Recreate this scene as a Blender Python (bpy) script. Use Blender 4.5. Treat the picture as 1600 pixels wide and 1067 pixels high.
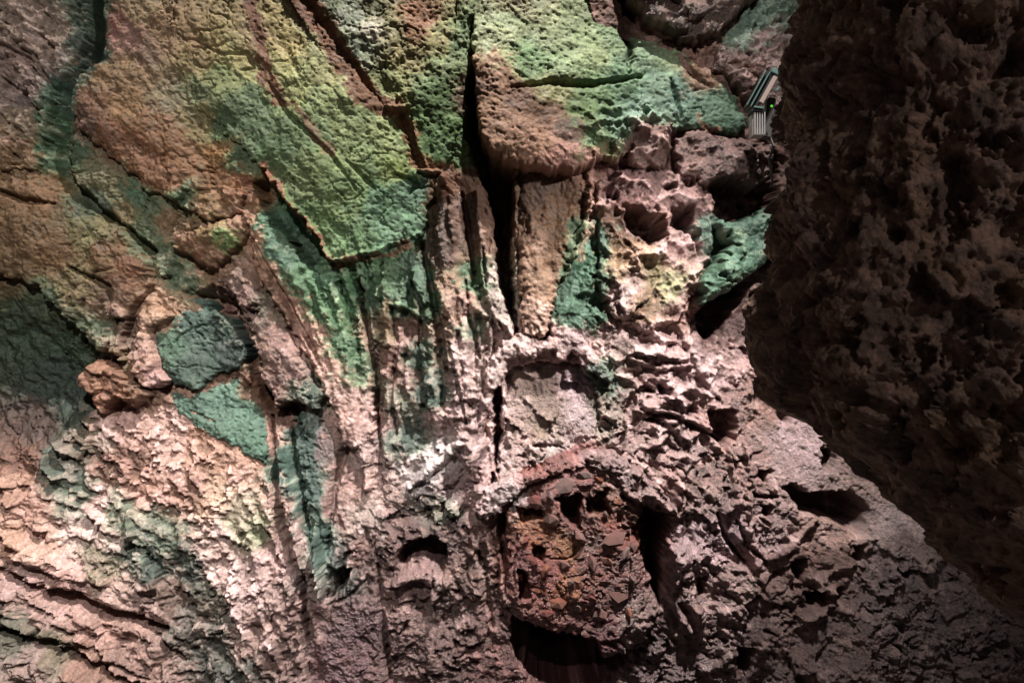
import bpy, math, random
import numpy as np

# ------------------------------------------------------------------ camera, world, light
scene = bpy.context.scene
for o in list(bpy.data.objects):
    bpy.data.objects.remove(o)
PITCH = math.radians(16)
CAM = np.array([0.0, 0.0, 1.6])
FWD = np.array([0.0, math.cos(PITCH), math.sin(PITCH)])
UPV = np.array([0.0, -math.sin(PITCH), math.cos(PITCH)])
RGT = np.array([1.0, 0.0, 0.0])
HFOV = math.radians(66)
K = math.tan(HFOV / 2) / 800.0      # wall metres per layout unit and metre of distance
D = 5.0                             # distance from the camera to the wall's reference plane

cd = bpy.data.cameras.new('camera')
cam = bpy.data.objects.new('camera', cd)
scene.collection.objects.link(cam)
cam.location = CAM
cam.rotation_euler = (math.radians(90) + PITCH, 0, 0)
cd.sensor_width = 36.0
cd.lens = 18.0 / math.tan(HFOV / 2)
cd.clip_start = 0.05
cd.clip_end = 200
scene.camera = cam

world = bpy.data.worlds.new('World')
scene.world = world
world.use_nodes = True
bg = world.node_tree.nodes['Background']
bg.inputs[0].default_value = (0.95, 0.80, 0.72, 1)
bg.inputs[1].default_value = 0.072


def frame_pos(px, py, w):
    dep = D - w
    return CAM + RGT * ((px - 800) * K * dep) + UPV * ((533.5 - py) * K * dep) + FWD * dep


def wall_pos(u, v, w):
    """metres along the wall frame (right, up, out of the wall)"""
    return CAM + RGT * u + UPV * v + FWD * (D - w)


def spot(name, src, dst, power, size_deg, blend, radius, color):
    ld = bpy.data.lights.new(name, 'SPOT')
    ld.energy = power
    ld.color = color
    ld.spot_size = math.radians(size_deg)
    ld.spot_blend = blend
    ld.shadow_soft_size = radius
    o = bpy.data.objects.new(name, ld)
    scene.collection.objects.link(o)
    from mathutils import Vector
    o.location = src
    o.rotation_euler = (Vector(dst) - Vector(src)).to_track_quat('-Z', 'Y').to_euler()
    return o


# cave floodlights: one high on the right between the pillar and the wall, one high on the left, then two added fills
WARM = (1.0, 0.93, 0.87)
spot('high_floodlight_beam', wall_pos(1.9, 9.5, 3.8), wall_pos(-1.0, -2.8, 0.4), 12000, 40, 1.0, 0.06, WARM)
spot('pillar_floodlight_beam', wall_pos(1.5, 1.5, 1.3), wall_pos(0.15, -1.2, 0.1), 500, 106, 1.0, 0.04, WARM)
spot('left_floodlight_beam', wall_pos(-1.2, 2.3, 4.4), wall_pos(-2.8, -0.8, 0.6), 780, 78, 1.0, 0.06, WARM)
spot('boulder_fill_spot', wall_pos(1.1, 2.6, 1.3), wall_pos(1.7, 1.2, -.4), 90, 70, 1.0, 0.03, WARM)  # unseen fill, added to brighten the round boulder
spot('pillar_fill_spot', wall_pos(3.4, 2.4, 5.6), wall_pos(1.9, 0.1, 2.7), 165, 52, 1.0, 0.10, WARM)  # unseen fill, added to light the pillar's front

scene.view_settings.view_transform = 'Standard'
scene.view_settings.look = 'None'
scene.view_settings.exposure = 0.0
scene.view_settings.gamma = 1.0
scene.view_settings.use_curve_mapping = False
scene.render.engine = 'CYCLES'
scene.cycles.max_bounces = 5
scene.cycles.diffuse_bounces = 3
scene.cycles.glossy_bounces = 2

# ------------------------------------------------------------------ noise helpers
_ang = np.arange(256) / 256.0 * 2 * np.pi
_GX = np.cos(_ang).astype(np.float32)
_GY = np.sin(_ang).astype(np.float32)


def _hash(ix, iy, seed):
    h = ix.astype(np.uint32) * np.uint32(374761393) + iy.astype(np.uint32) * np.uint32(668265263)
    h = h + np.uint32((seed * 1442695041 + 12345) & 0xffffffff)
    h = (h ^ (h >> np.uint32(13))) * np.uint32(1274126177)
    return h ^ (h >> np.uint32(16))


def gn(x, y, seed=0):
    """gradient noise, about -1..1"""
    x = np.asarray(x, np.float32); y = np.asarray(y, np.float32)
    fx0 = np.floor(x); fy0 = np.floor(y)
    ix = fx0.astype(np.int32); iy = fy0.astype(np.int32)
    fx = x - fx0; fy = y - fy0

    def g(dx, dy):
        h = _hash(ix + dx, iy + dy, seed) & np.uint32(255)
        return _GX[h] * (fx - dx) + _GY[h] * (fy - dy)
    u = fx * fx * fx * (fx * (fx * 6 - 15) + 10)
    v = fy * fy * fy * (fy * (fy * 6 - 15) + 10)
    a = g(0, 0); b = g(1, 0); c = g(0, 1); d = g(1, 1)
    return ((a + u * (b - a)) * (1 - v) + (c + u * (d - c)) * v) * 1.5


def fbm(x, y, scale, seed=0, octaves=4, gain=0.5, lac=2.03):
    r = 0; a = 1.0; f = 1.0 / scale; t = 0
    for o in range(octaves):
        r = r + a * gn(x * f, y * f, seed + 17 * o)
        t += a; a *= gain; f *= lac
    return r / t * 1.4


def ridged(x, y, scale, seed=0, octaves=4, gain=0.55):
    r = 0; a = 1.0; f = 1.0 / scale; t = 0
    for o in range(octaves):
        r = r + a * (1 - np.abs(gn(x * f, y * f, seed + 31 * o)) * 1.6)
        t += a; a *= gain; f *= 2.07
    return r / t


def worley(x, y, scale, seed=0, facets=False):
    """nearest and second nearest feature distances (cell units) and a cell random"""
    x = np.asarray(x, np.float32) / scale; y = np.asarray(y, np.float32) / scale
    ix = np.floor(x).astype(np.int32); iy = np.floor(y).astype(np.int32)
    f1 = np.full(x.shape, 9.0, np.float32); f2 = f1.copy(); rid = np.zeros(x.shape, np.float32)
    fac = np.zeros(x.shape, np.float32)
    for dx in (-1, 0, 1):
        for dy in (-1, 0, 1):
            cx = ix + dx; cy = iy + dy
            h = _hash(cx, cy, seed)
            rx = (h & np.uint32(1023)).astype(np.float32) / 1023.0
            ry = ((h >> np.uint32(10)) & np.uint32(1023)).astype(np.float32) / 1023.0
            rr = ((h >> np.uint32(20)) & np.uint32(1023)).astype(np.float32) / 1023.0
            d = np.sqrt((cx + rx - x) ** 2 + (cy + ry - y) ** 2)
            near = d < f1
            f2 = np.where(near, f1, np.minimum(f2, d))
            rid = np.where(near, rr, rid)
            if facets:
                ta = rr * 6.283
                fac = np.where(near, (x - cx - rx) * np.cos(ta * 7) + (y - cy - ry) * np.sin(ta * 7) + (rr - .5) * .4, fac)
            f1 = np.where(near, d, f1)
    return (f1, f2, fac) if facets else (f1, f2, rid)


def sstep(a, b, x):
    t = np.clip((x - a) / (b - a), 0, 1)
    return t * t * (3 - 2 * t)


def poly_sd(X, Y, poly):
    """signed distance to a polygon, positive inside; far points get -999"""
    poly = np.asarray(poly, np.float32)
    out = np.full(X.shape, -999.0, np.float32)
    x0, y0 = poly.min(0) - 90; x1, y1 = poly.max(0) + 90
    m = (X > x0) & (X < x1) & (Y > y0) & (Y < y1)
    if not m.any():
        return out
    x = X[m]; y = Y[m]
    d2 = np.full(x.shape, 1e12, np.float32); inside = np.zeros(x.shape, bool)
    n = len(poly)
    for i in range(n):
        ax, ay = poly[i]; bx, by = poly[(i + 1) % n]
        ex, ey = bx - ax, by - ay
        t = np.clip(((x - ax) * ex + (y - ay) * ey) / (ex * ex + ey * ey + 1e-9), 0, 1)
        d2 = np.minimum(d2, (x - ax - ex * t) ** 2 + (y - ay - ey * t) ** 2)
        if ay != by:
            c = ((ay > y) != (by > y)) & (x < (bx - ax) * (y - ay) / (by - ay) + ax)
            inside ^= c
    d = np.sqrt(d2)
    out[m] = np.where(inside, d, -d)
    return out


def line_d(X, Y, pts):
    """distance to a polyline and the run 0..1 along it"""
    pts = np.asarray(pts, np.float32)
    d = np.full(X.shape, 999.0, np.float32); run = np.zeros(X.shape, np.float32)
    x0, y0 = pts.min(0) - 80; x1, y1 = pts.max(0) + 80
    m = (X > x0) & (X < x1) & (Y > y0) & (Y < y1)
    if not m.any():
        return d, run
    x = X[m]; y = Y[m]
    best = np.full(x.shape, 1e12, np.float32); br = np.zeros(x.shape, np.float32)
    n = len(pts) - 1
    for i in range(n):
        ax, ay = pts[i]; bx, by = pts[i + 1]
        ex, ey = bx - ax, by - ay
        t = np.clip(((x - ax) * ex + (y - ay) * ey) / (ex * ex + ey * ey + 1e-9), 0, 1)
        q = (x - ax - ex * t) ** 2 + (y - ay - ey * t) ** 2
        nb = q < best
        best = np.where(nb, q, best); br = np.where(nb, (i + t) / n, br)
    d[m] = np.sqrt(best); run[m] = br
    return d, run


def srgb(h):
    c = [int(h[i:i + 2], 16) / 255.0 for i in (0, 2, 4)]
    return [x / 12.92 if x <= 0.04045 else ((x + 0.055) / 1.055) ** 2.4 for x in c]


# ------------------------------------------------------------------ large relief of the cave wall
RELIEF = [(-200, -150, .95), (0, 0, .8), (300, 200, .5), (600, 150, .45), (900, 100, .32), (1100, 60, -.35),
          (1190, 230, -.55), (1170, 500, -.35), (1000, 450, .05), (850, 400, -.02), (800, 300, -.08), (650, 600, .0),
          (500, 500, .15), (300, 550, .3), (80, 600, .42), (100, 850, .85), (-50, 1100, 1.25), (350, 900, .55),
          (480, 950, .38), (650, 900, .1), (900, 850, .1), (900, 1080, .15), (1100, 800, .2), (1300, 800, .35),
          (1400, 1000, .65), (1650, 1100, .9), (700, 1080, .4), (400, 300, .38), (0, 400, .62), (1250, 650, .1),
          (1500, 500, -.1), (1700, 0, -.3)]


def relief(X, Y):
    num = 0; den = 0
    for (x, y, w) in RELIEF:
        g = np.exp(-((X - x) ** 2 + (Y - y) ** 2) / (2 * 150.0 ** 2)) + 1e-7 / (1 + ((X - x) ** 2 + (Y - y) ** 2) / 1e5)
        num = num + g * w; den = den + g
    return (num / den).astype(np.float32)


# ------------------------------------------------------------------ mineral colour dabs (layout x, layout y, colour; left hollow and pale slab hold painted shade)
DABS = """
30,30,8a7868 90,60,8c7a6a 30,120,7c6a60 80,110,75665c 40,190,7a6a55 40,150,6b5a52 30,240,8a6844 60,300,8e6440
145,30,38503a 140,80,33463a 105,150,4f8068 85,190,5a7f5c 80,240,527350 110,240,47603f 130,270,5b5a3a 150,310,46523c
185,40,a07060 200,60,a8806e 215,20,96805c 260,60,a0805c 300,70,a08258 330,70,9c8a58 360,80,98905c 230,80,7e6650 300,100,8a7a50
170,120,94704a 205,110,94724c 150,160,84583a 200,170,9a7044 250,200,8a5e38 220,230,865632 280,230,8a5c34 300,260,8a5e38
180,220,7c4e30 130,190,5c4030 240,270,86532f 270,290,84542e 270,150,6d6448 310,140,68704a 340,120,7d8650 350,200,5c7348
380,180,5f744a 310,190,74683f 345,235,a07038 370,250,5a6c46 380,290,96603c 350,280,8f5f36 160,290,5e5a3a 200,320,6f5c38
210,310,567a5a 240,320,5c6a48 290,310,58714c 320,320,8f6a40
400,60,8f7b58 430,60,a8965c 420,100,93905a 460,140,94985e 500,160,8c9a60 520,110,929260 560,190,8f9c62 600,220,94a062
480,210,6f8450 440,220,647c4c 400,170,6a7f50 420,250,64804c 500,260,788a4e 560,250,8a9c5a 470,300,6c7c48 540,320,748a4c
500,350,6e8a4a 560,370,6c8e58 600,320,5f8a62 640,340,6f9a74 620,370,7aa07a 650,300,588060 580,280,7d9658 620,270,8a9c4e 530,390,74935a
500,10,6f7a58 550,20,8a9078 575,45,c0b8a0 560,70,8e967a 620,50,8a8458 650,40,a06a44 690,60,8f8a58 640,90,92895a 700,110,7e9058
620,130,848a54 680,150,73904f 650,200,74924e 700,200,74974f 690,240,6f9355 720,60,7f9560 580,20,6a6a4a
715,300,7d5238 735,350,66402f 740,150,66483a
770,60,a0a87c 800,30,93a070 860,50,94a070 830,100,8fae74 880,110,9cb07a 920,80,98ac74 960,60,8fa876 850,15,8a9068 810,10,8a8260 900,10,8c9a6c
1000,90,93ac86 1040,90,8a9c70 1060,150,86b098 1020,140,8fb094 980,130,88ac80 960,190,90b094 1000,180,9cc0a4 930,170,7ea060
900,180,6f8a44 920,220,68864c 860,150,7c7a4c 1100,170,6f987c 1130,190,5c8868 1090,130,86644c
765,130,a47a5c 770,180,a07250 800,200,9e7052 850,230,a8785c 880,250,9c7060 860,190,7c5238 810,170,7c5238 890,210,5c4030 910,262,8a6454
820,300,6c4c38 840,290,644636 880,330,7a5030 900,300,6c452c 830,380,8c6a54 850,440,8c684e 880,400,744c2c 830,490,b08e78 900,360,6c4824
925,370,5c9c7c 910,420,3c7a54 895,470,3f7456 920,490,4c8060 930,440,4a7350
960,300,8a6660 1000,300,8c6862 1050,300,8c6860 1000,350,745048 960,350,8a5c44 1040,350,a07c72 1080,330,8c6860 1080,380,b08c84
1050,400,a47e74 980,400,94663c 960,420,a0805c 990,440,a08478 1020,430,8a7c54 960,470,b49488 950,520,b8988c 1010,470,8c6644
1040,450,8c8c60 1060,470,a47e70 1020,540,b4948a 1060,560,ac8a82 980,580,a88c80
1020,600,b08e86 1080,620,aa8880 1000,650,a08078 1100,580,b4948c 1130,600,a88680 1120,650,9c7870 1040,680,a48880 1000,710,9c7e76
1000,230,8a685c 1080,250,7c5a50 1120,250,6c4c44 1170,290,6a4a40 1160,330,5c4038
1150,360,46785e 1190,350,50846a 1130,420,447a5a 1170,390,42745a 1100,370,4a8468
1180,30,8cb49c 1220,20,7ca48c 1150,60,88a890 1190,85,947870 1160,105,8c6c60 1210,110,a08478 1130,100,6c5048
1050,20,5c4034 1100,30,5c4034 980,-10,7a5a4c 1150,0,6a4c40
60,370,7a5a36 30,400,765734 100,400,7c5832 150,370,68603a 180,400,7a542f 215,420,84502e 130,440,6c5c38 180,470,6c5038
80,480,4c5c40 40,520,42583f 120,540,465c42 160,520,525c40 60,600,3c5444 100,620,3e4c40 40,660,4c3c34
230,380,5c6a4a 250,400,607054 280,420,6a8060 270,350,846848 300,380,946a4c 330,370,8a6c44 340,400,a07858 360,380,7a9450 310,400,8a5c3c
240,480,a07c60 250,500,a88468 210,520,6c5444 200,560,6c5a3c 240,560,a08070 255,590,b08c80 225,590,8c6850 175,585,b07c60 200,600,a8745a
290,490,5c8c7c 270,540,5a7f66 310,520,547866 340,520,3c5a4c 360,550,34504a 300,580,4a6a58 330,570,3f5f50
300,640,5f8c74 350,610,6c9c84 390,650,669a80 400,700,5f9478 330,650,6c9880
400,380,b4876a 420,420,b08468 450,470,ac8068 490,530,b48c78 520,580,bc9480 550,620,b89484 540,660,b08c7c 440,400,609070
480,440,6c9468 520,480,6c9668 545,540,688c64 500,430,60946c 560,580,7c8c6c 430,350,5c8a68 460,380,5c7a5c 380,350,a87c60
380,420,8a7060 420,480,6c6450 440,540,8c6c60 400,520,6c5446 470,590,a07c70 430,600,7c5c50 380,470,7a5c50 410,560,84604c 480,600,5c7460 400,610,7c5038
440,650,7c5c4c 470,680,2f5a50 450,720,4a7a68 430,690,b08a78 490,690,6a5a58 470,760,54786c 490,820,4a7060
560,450,5c9060 600,440,6a9460 620,470,64906a 650,430,5c8c66 670,480,5c7e58 590,520,7c6a4c 640,520,8a6a5c 610,560,9c7464
640,590,8c7060 660,560,4f7458 670,600,4c6c5c 620,630,6c6c58 600,660,ac8c80 580,650,ac8c80 630,680,5c7060 690,560,9c8870 690,520,8a7058
700,440,a07c60 690,400,6c4c3c 700,380,5c4434 710,490,b08c74 720,540,b8988a 720,590,bc9c90 740,420,648c5c 745,450,4f8a58
730,400,94704f 730,470,b08874 740,520,7c8c74 760,530,b8988c 770,470,a09084 765,430,b0a090 755,380,8a6c58 700,320,6c4a38 680,300,7c5a40
780,545,c4a496 860,540,b8968a 900,540,b0908a 700,650,b8988c 740,640,b4948a 760,590,c0a294
815,600,9c8478 845,590,7c6458 850,640,7c6658 845,670,84705f 805,640,a4887c 820,690,a88c80 900,600,a0888a 910,640,ac9490 850,700,b49c90 800,720,b89c92 900,690,ac9088 940,640,7c7064 950,590,5c7260
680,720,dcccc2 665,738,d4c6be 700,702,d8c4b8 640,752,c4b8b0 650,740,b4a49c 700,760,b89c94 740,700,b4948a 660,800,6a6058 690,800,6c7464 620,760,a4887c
540,760,a48478 520,800,8c7068 560,800,a08c80 580,720,ac9084 530,880,4c5450 560,870,7c6058 600,870,6c5048 640,830,644844 700,830,5c4440
660,900,8c6e68 640,880,8c6e68 690,940,846a60 640,950,7c605a 560,980,6c5050 540,1040,785858 620,1020,644844 720,980,6a504a 740,900,64483e
760,850,704e44 700,1040,583c38 780,980,6a4640 780,1030,6c3c38
850,750,a05a50 900,740,905650 950,770,94604a 960,790,8c5038 840,830,b0623a 880,850,b06a38 860,880,984a40 900,820,8c5048 930,850,7c5048
960,830,904434 890,910,b06640 920,880,8c4c44 850,950,944e44 930,940,84443c 970,900,80504a 820,870,843c36 940,980,6c3034 980,950,745c56
800,770,b8a098 760,790,b09890 740,780,b09088 1000,760,846660 960,730,8c706c 1040,790,7c605c
1060,720,8c706a 1100,760,6c524c 1180,720,84645c 1160,680,8c6c62 1240,690,a88c88 1220,720,9c807a 1150,620,7c5c54 1180,640,7c5c50
1130,500,5c4440 1180,800,846660 1150,830,94787a 1100,850,9c8080 1060,900,846a66 1100,950,785c58 1180,900,8a6c64 1180,870,947470
1300,850,8c6c60 1290,900,8a6a60 1400,870,8a7672 1380,900,7c6a68 1440,930,645450 1250,960,745a54 1300,1010,6a5450 1150,1030,6c5450
1000,1020,5c4644 1420,800,84706c 1350,730,7c645c 1230,1040,6c5450
30,720,7c5848 20,760,b08870 50,790,b48c78 100,740,5c6458 120,770,626c5c 150,700,6c6050 190,670,b08c7c 250,680,b4907e 210,720,7a5444
170,720,76503f 220,760,a8806c 270,720,b4907e 320,710,a07860 300,760,8c6450 340,770,b49478 380,740,b08870 380,790,a89880 400,820,8c9070
150,790,c8a898 130,830,b8a090 170,850,b8a090 190,800,6c7460 160,870,5c5a44 220,860,606a5c 260,850,6a7462 290,880,4c5048 240,870,46544c
330,850,b49888 350,900,c4a698 380,930,c4a498 330,930,5c5c50 270,930,6c584c 300,980,686058 240,940,94786c 190,920,b0907f 120,900,bc9484
60,850,c49c84 30,840,c89a7c 40,900,a8887c 80,960,a48478 150,970,a48274 200,1010,94766a 40,1030,8c766c 20,1000,5c5a4c 70,1000,6c6450
150,1040,8c6c5c 250,1040,94786c 340,1010,54544c 390,1000,a88c80 420,960,a08478 430,1040,846c64 390,1050,565650 460,830,a4887c
440,780,ac8c7c 440,880,ac8c80 480,900,8c7c74 470,960,846a62 505,880,94a094
"""
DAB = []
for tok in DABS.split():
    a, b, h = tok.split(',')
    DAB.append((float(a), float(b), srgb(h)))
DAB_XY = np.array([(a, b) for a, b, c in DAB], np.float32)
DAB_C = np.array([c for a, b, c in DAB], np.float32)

# thin mineral streaks and one painted lit rim: points, half width, colour, strength
STREAKS = [
    ([(380, -40), (400, 50), (415, 110), (432, 155)], 11, '8a5238', .85),
    ([(440, 145), (480, 190), (522, 245)], 6, '7d5235', .8),
    ([(440, -40), (500, 40), (540, 100), (575, 150), (602, 168)], 19, '84502e', .95),
    ([(622, 160), (638, 200), (652, 255), (695, 265)], 12, '94603c', .9),
    ([(914, 262), (928, 290), (924, 340), (904, 400)], 7, 'a07c68', .8),  # lit lip of the column, painted as a paler line
    ([(412, 266), (470, 338), (500, 372), (520, 412)], 7, '9a6244', .95),
    ([(520, 414), (560, 407), (600, 399), (640, 384)], 4, '9a6a4c', .9),
    ([(700, 270), (715, 340), (720, 380)], 12, '7d4e34', .8),
    ([(1085, 190), (1100, 205), (1115, 212)], 5, '9a6a50', .9),
    ([(905, 345), (880, 460), (895, 500)], 12, '3f7a58', .6),
    ([(470, 660), (480, 760), (500, 860)], 15, '4a7468', .8),
    ([(560, 440), (585, 560), (590, 640)], 6, '6a5038', .6),
    ([(610, 470), (600, 510), (640, 500), (665, 520)], 4, 'a07450', .7),
]

# kinds of surface: letter per place
DETAIL = """
40,60,c 60,200,c 200,40,s 320,60,s 200,200,s 330,220,s 60,350,s 160,400,s 230,330,s 430,80,s 500,200,s 560,320,p 470,330,p 620,340,p
600,60,p 680,100,p 650,200,p 850,80,p 950,120,p 1050,140,p 1110,190,p 800,210,r 850,240,r 770,120,r 830,330,r 870,420,r 830,480,r
980,300,h 1050,330,h 1000,400,h 1080,420,h 950,470,f 1000,480,c 1040,530,h 1000,600,h 1080,600,h 1060,680,h 1120,700,c
1180,30,c 1150,90,c 1050,10,c 1000,230,h 1080,250,c 1170,280,c 1150,370,c 1130,430,c 1130,520,c
80,560,s 60,650,s 180,520,c 210,600,t 290,520,s 340,620,p 400,690,p 330,420,c 300,360,c
400,400,g 450,480,g 520,570,g 540,660,r 420,560,c 380,490,c 480,640,c 560,480,v 600,520,v 650,480,v 690,440,r 720,560,v 750,480,v 740,650,v
640,640,v 600,700,v 680,730,c 650,790,c 850,600,r 840,680,c 830,610,c 910,640,r 890,600,c 960,660,c 
150,690,x 250,700,x 200,760,x 120,780,x 300,760,x 360,780,x 160,850,x 60,800,t 80,920,t 150,990,t 50,1040,t 230,1040,t 260,880,c 300,960,c 380,900,x
440,780,v 470,880,v 400,1000,v 540,760,r 560,880,v 560,1000,s 650,860,c 660,920,c 700,980,c 760,900,v 640,1030,c
870,780,p 900,880,p 960,760,c 850,920,p 950,900,p 1040,760,v 1060,860,c 1130,850,c 1180,760,c 1240,700,r 1300,860,c 1290,920,h 1400,900,c 1200,980,c 1300,1030,c 1050,980,c 960,1040,c 1420,820,r
"""
DET = {}
for tok in DETAIL.split():
    a, b, k = tok.split(',')
    DET.setdefault(k, []).append((float(a), float(b)))


def coarse_sample(X, Y, fn, step=5.0):
    """evaluate fn on a coarse layout grid and read it bilinearly at X,Y"""
    x0, x1 = X.min() - step, X.max() + step * 2
    y0, y1 = Y.min() - step, Y.max() + step * 2
    gx = np.arange(x0, x1, step, dtype=np.float32); gy = np.arange(y0, y1, step, dtype=np.float32)
    GX, GY = np.meshgrid(gx, gy)
    F = fn(GX, GY)
    fx = np.clip((X - gx[0]) / step, 0, len(gx) - 1.001); fy = np.clip((Y - gy[0]) / step, 0, len(gy) - 1.001)
    ix = fx.astype(np.int32); iy = fy.astype(np.int32)
    tx = (fx - ix)[..., None]; ty = (fy - iy)[..., None]
    if F.ndim == 2:
        F = F[..., None]
    r = (F[iy, ix] * (1 - tx) + F[iy, ix + 1] * tx) * (1 - ty) + (F[iy + 1, ix] * (1 - tx) + F[iy + 1, ix + 1] * tx) * ty
    return r


def mineral_colour(X, Y, sel, seed, crust=None):
    xy = DAB_XY[sel]; cc = DAB_C[sel]
    lc = np.log(cc)

    def f(GX, GY):
        num = np.zeros(GX.shape + (3,), np.float32); den = np.zeros(GX.shape, np.float32)
        for (a, b), c in zip(xy, lc):
            w = 1.0 / (((GX - a) ** 2 + (GY - b) ** 2) + 40.0) ** 3.2
            num += w[..., None] * c; den += w
        return num / den[..., None]
    n1 = fbm(X, Y, 34, 301, 5, .68); n2 = fbm(X, Y, 34, 351, 5, .68)
    wx = X + 14 * n1; wy = Y + 14 * n2
    c = np.exp(coarse_sample(wx, wy, f))
    # neighbouring minerals show through as speckles
    far = np.exp(coarse_sample(X + 62 * n2, Y + 62 * n1, f))
    k = (.8 * sstep(.08, .26, fbm(X, Y, 12, 381, 3, .8)))[..., None]
    c = c * (1 - k) + far * k
    for (pts, wd, h, s) in STREAKS:
        d, run = line_d(wx, wy, pts)
        m = s * sstep(wd * 1.25, wd * .75, d + wd * .35 * fbm(X, Y, 14, 401, 2))
        if m.max() > 0:
            c = c * (1 - m[..., None]) + np.array(srgb(h), np.float32) * m[..., None]
    if crust is not None:      # pale calcite crust
        pale = np.array(srgb('c4a69a'), np.float32)
        k = (.55 * crust)[..., None]
        c = c * (.86 + .14 * crust[..., None])
        c = c * (1 - k) + (.5 * pale + .8 * c) * k
    # mineral mottling
    m1 = fbm(X, Y, 22, 501, 5, .75); m2 = fbm(X, Y, 7, 551, 2); m3 = fbm(X, Y, 60, 571, 3)
    c = c * np.exp(0.45 * m1 + 0.34 * m2 - .12)[..., None]
    c = c * np.stack([1 + .06 * m3, 1 + 0 * m3, 1 - .05 * m3], -1)
    lum = (c * np.array([.3, .55, .15], np.float32)).sum(-1, keepdims=True)
    grn = np.clip((c[..., 1:2] - c[..., 0:1]) / (c[..., 1:2] + .01) * 3, 0, 1)
    c = lum + (c - lum) * (.90 - .08 * grn)
    c = c * (1 - grn * np.array([.50, .44, .48], np.float32))
    tl = np.clip((c[..., 2:3] - c[..., 0:1]) / (c[..., 1:2] + .01) * 3, 0, 1)
    lum = (c * np.array([.3, .55, .15], np.float32)).sum(-1, keepdims=True)
    c = (lum + (c - lum) * (1 - .38 * tl)) * (1 - .12 * tl)
    ro = np.clip((c[..., 0:1] - c[..., 1:2]) / (c[..., 0:1] + .01) * 2.5, 0, 1)
    bl = sstep(.28, .46, c[..., 2:3] / (c[..., 0:1] + .001))
    pk = ro * bl; c = c * (1 - ro * (1 - bl) * np.array([.40, .36, .36], np.float32))
    pale = ro * sstep(.16, .34, lum)
    c = c * (1 + pale * np.array([-.02, .04, .14], np.float32))
    c = c * (1 + pk * np.array([.0, -.02, .02], np.float32))
    return np.clip(c * np.array([1.02, 1.02, 1.04], np.float32), 0.004, 0.8)


# run of the rock's grain: layout x, y, degrees below horizontal
GRAIN = [(50, 100, 60), (250, 100, 50), (450, 150, 55), (250, 250, 50), (60, 350, 40), (550, 300, 45), (650, 150, 80), (850, 100, 20), (1050, 120, 35),
         (800, 210, 20), (850, 400, 80), (1000, 330, 100), (980, 480, 95), (1050, 620, 15), (1130, 500, 70), (450, 480, 62), (540, 620, 80),
         (600, 520, 85), (700, 500, 82), (740, 640, 100), (850, 650, 60), (80, 580, 35), (200, 700, 35), (100, 800, 25), (80, 950, 25), (200, 1000, 30),
         (330, 820, 40), (380, 930, 80), (450, 850, 80), (560, 900, 90), (680, 900, 60), (760, 900, 85), (900, 850, 40), (1050, 780, 40), (1100, 880, 62),
         (1200, 800, 55), (1300, 720, 40), (1400, 850, 30), (1250, 980, 25), (680, 740, 130), (900, 1060, 20)]


def grain(X, Y):
    def f(GX, GY):
        c = 0; s = 0
        for a, b, t in GRAIN:
            w = 1.0 / (((GX - a) ** 2 + (GY - b) ** 2) + 900.0) ** 2
            c = c + w * math.cos(2 * math.radians(t)); s = s + w * math.sin(2 * math.radians(t))
        th = .5 * np.arctan2(s, c)
        n = np.maximum(np.hypot(c, s), 1e-20)
        return np.stack([c / n, s / n], -1)
    r = coarse_sample(X, Y, f, 10.0)
    th = .5 * np.arctan2(r[..., 1], r[..., 0])
    th = th + .35 * fbm(X, Y, 60, 591, 2)
    return np.cos(th), np.sin(th)


def streaks(X, Y, gx, gy, scale, length, seed):
    """noise smeared along the grain"""
    r = 0; n = 6
    for i in range(n):
        t = (i / (n - 1) - .5) * length
        r = r + gn((X + gx * t) / scale, (Y + gy * t) / scale, seed)
    return r / n * 2.2


def terrace(q, n):
    t = q * n; f = np.floor(t); r = t - f
    return (f + sstep(.68, 1.0, r)) / n


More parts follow.
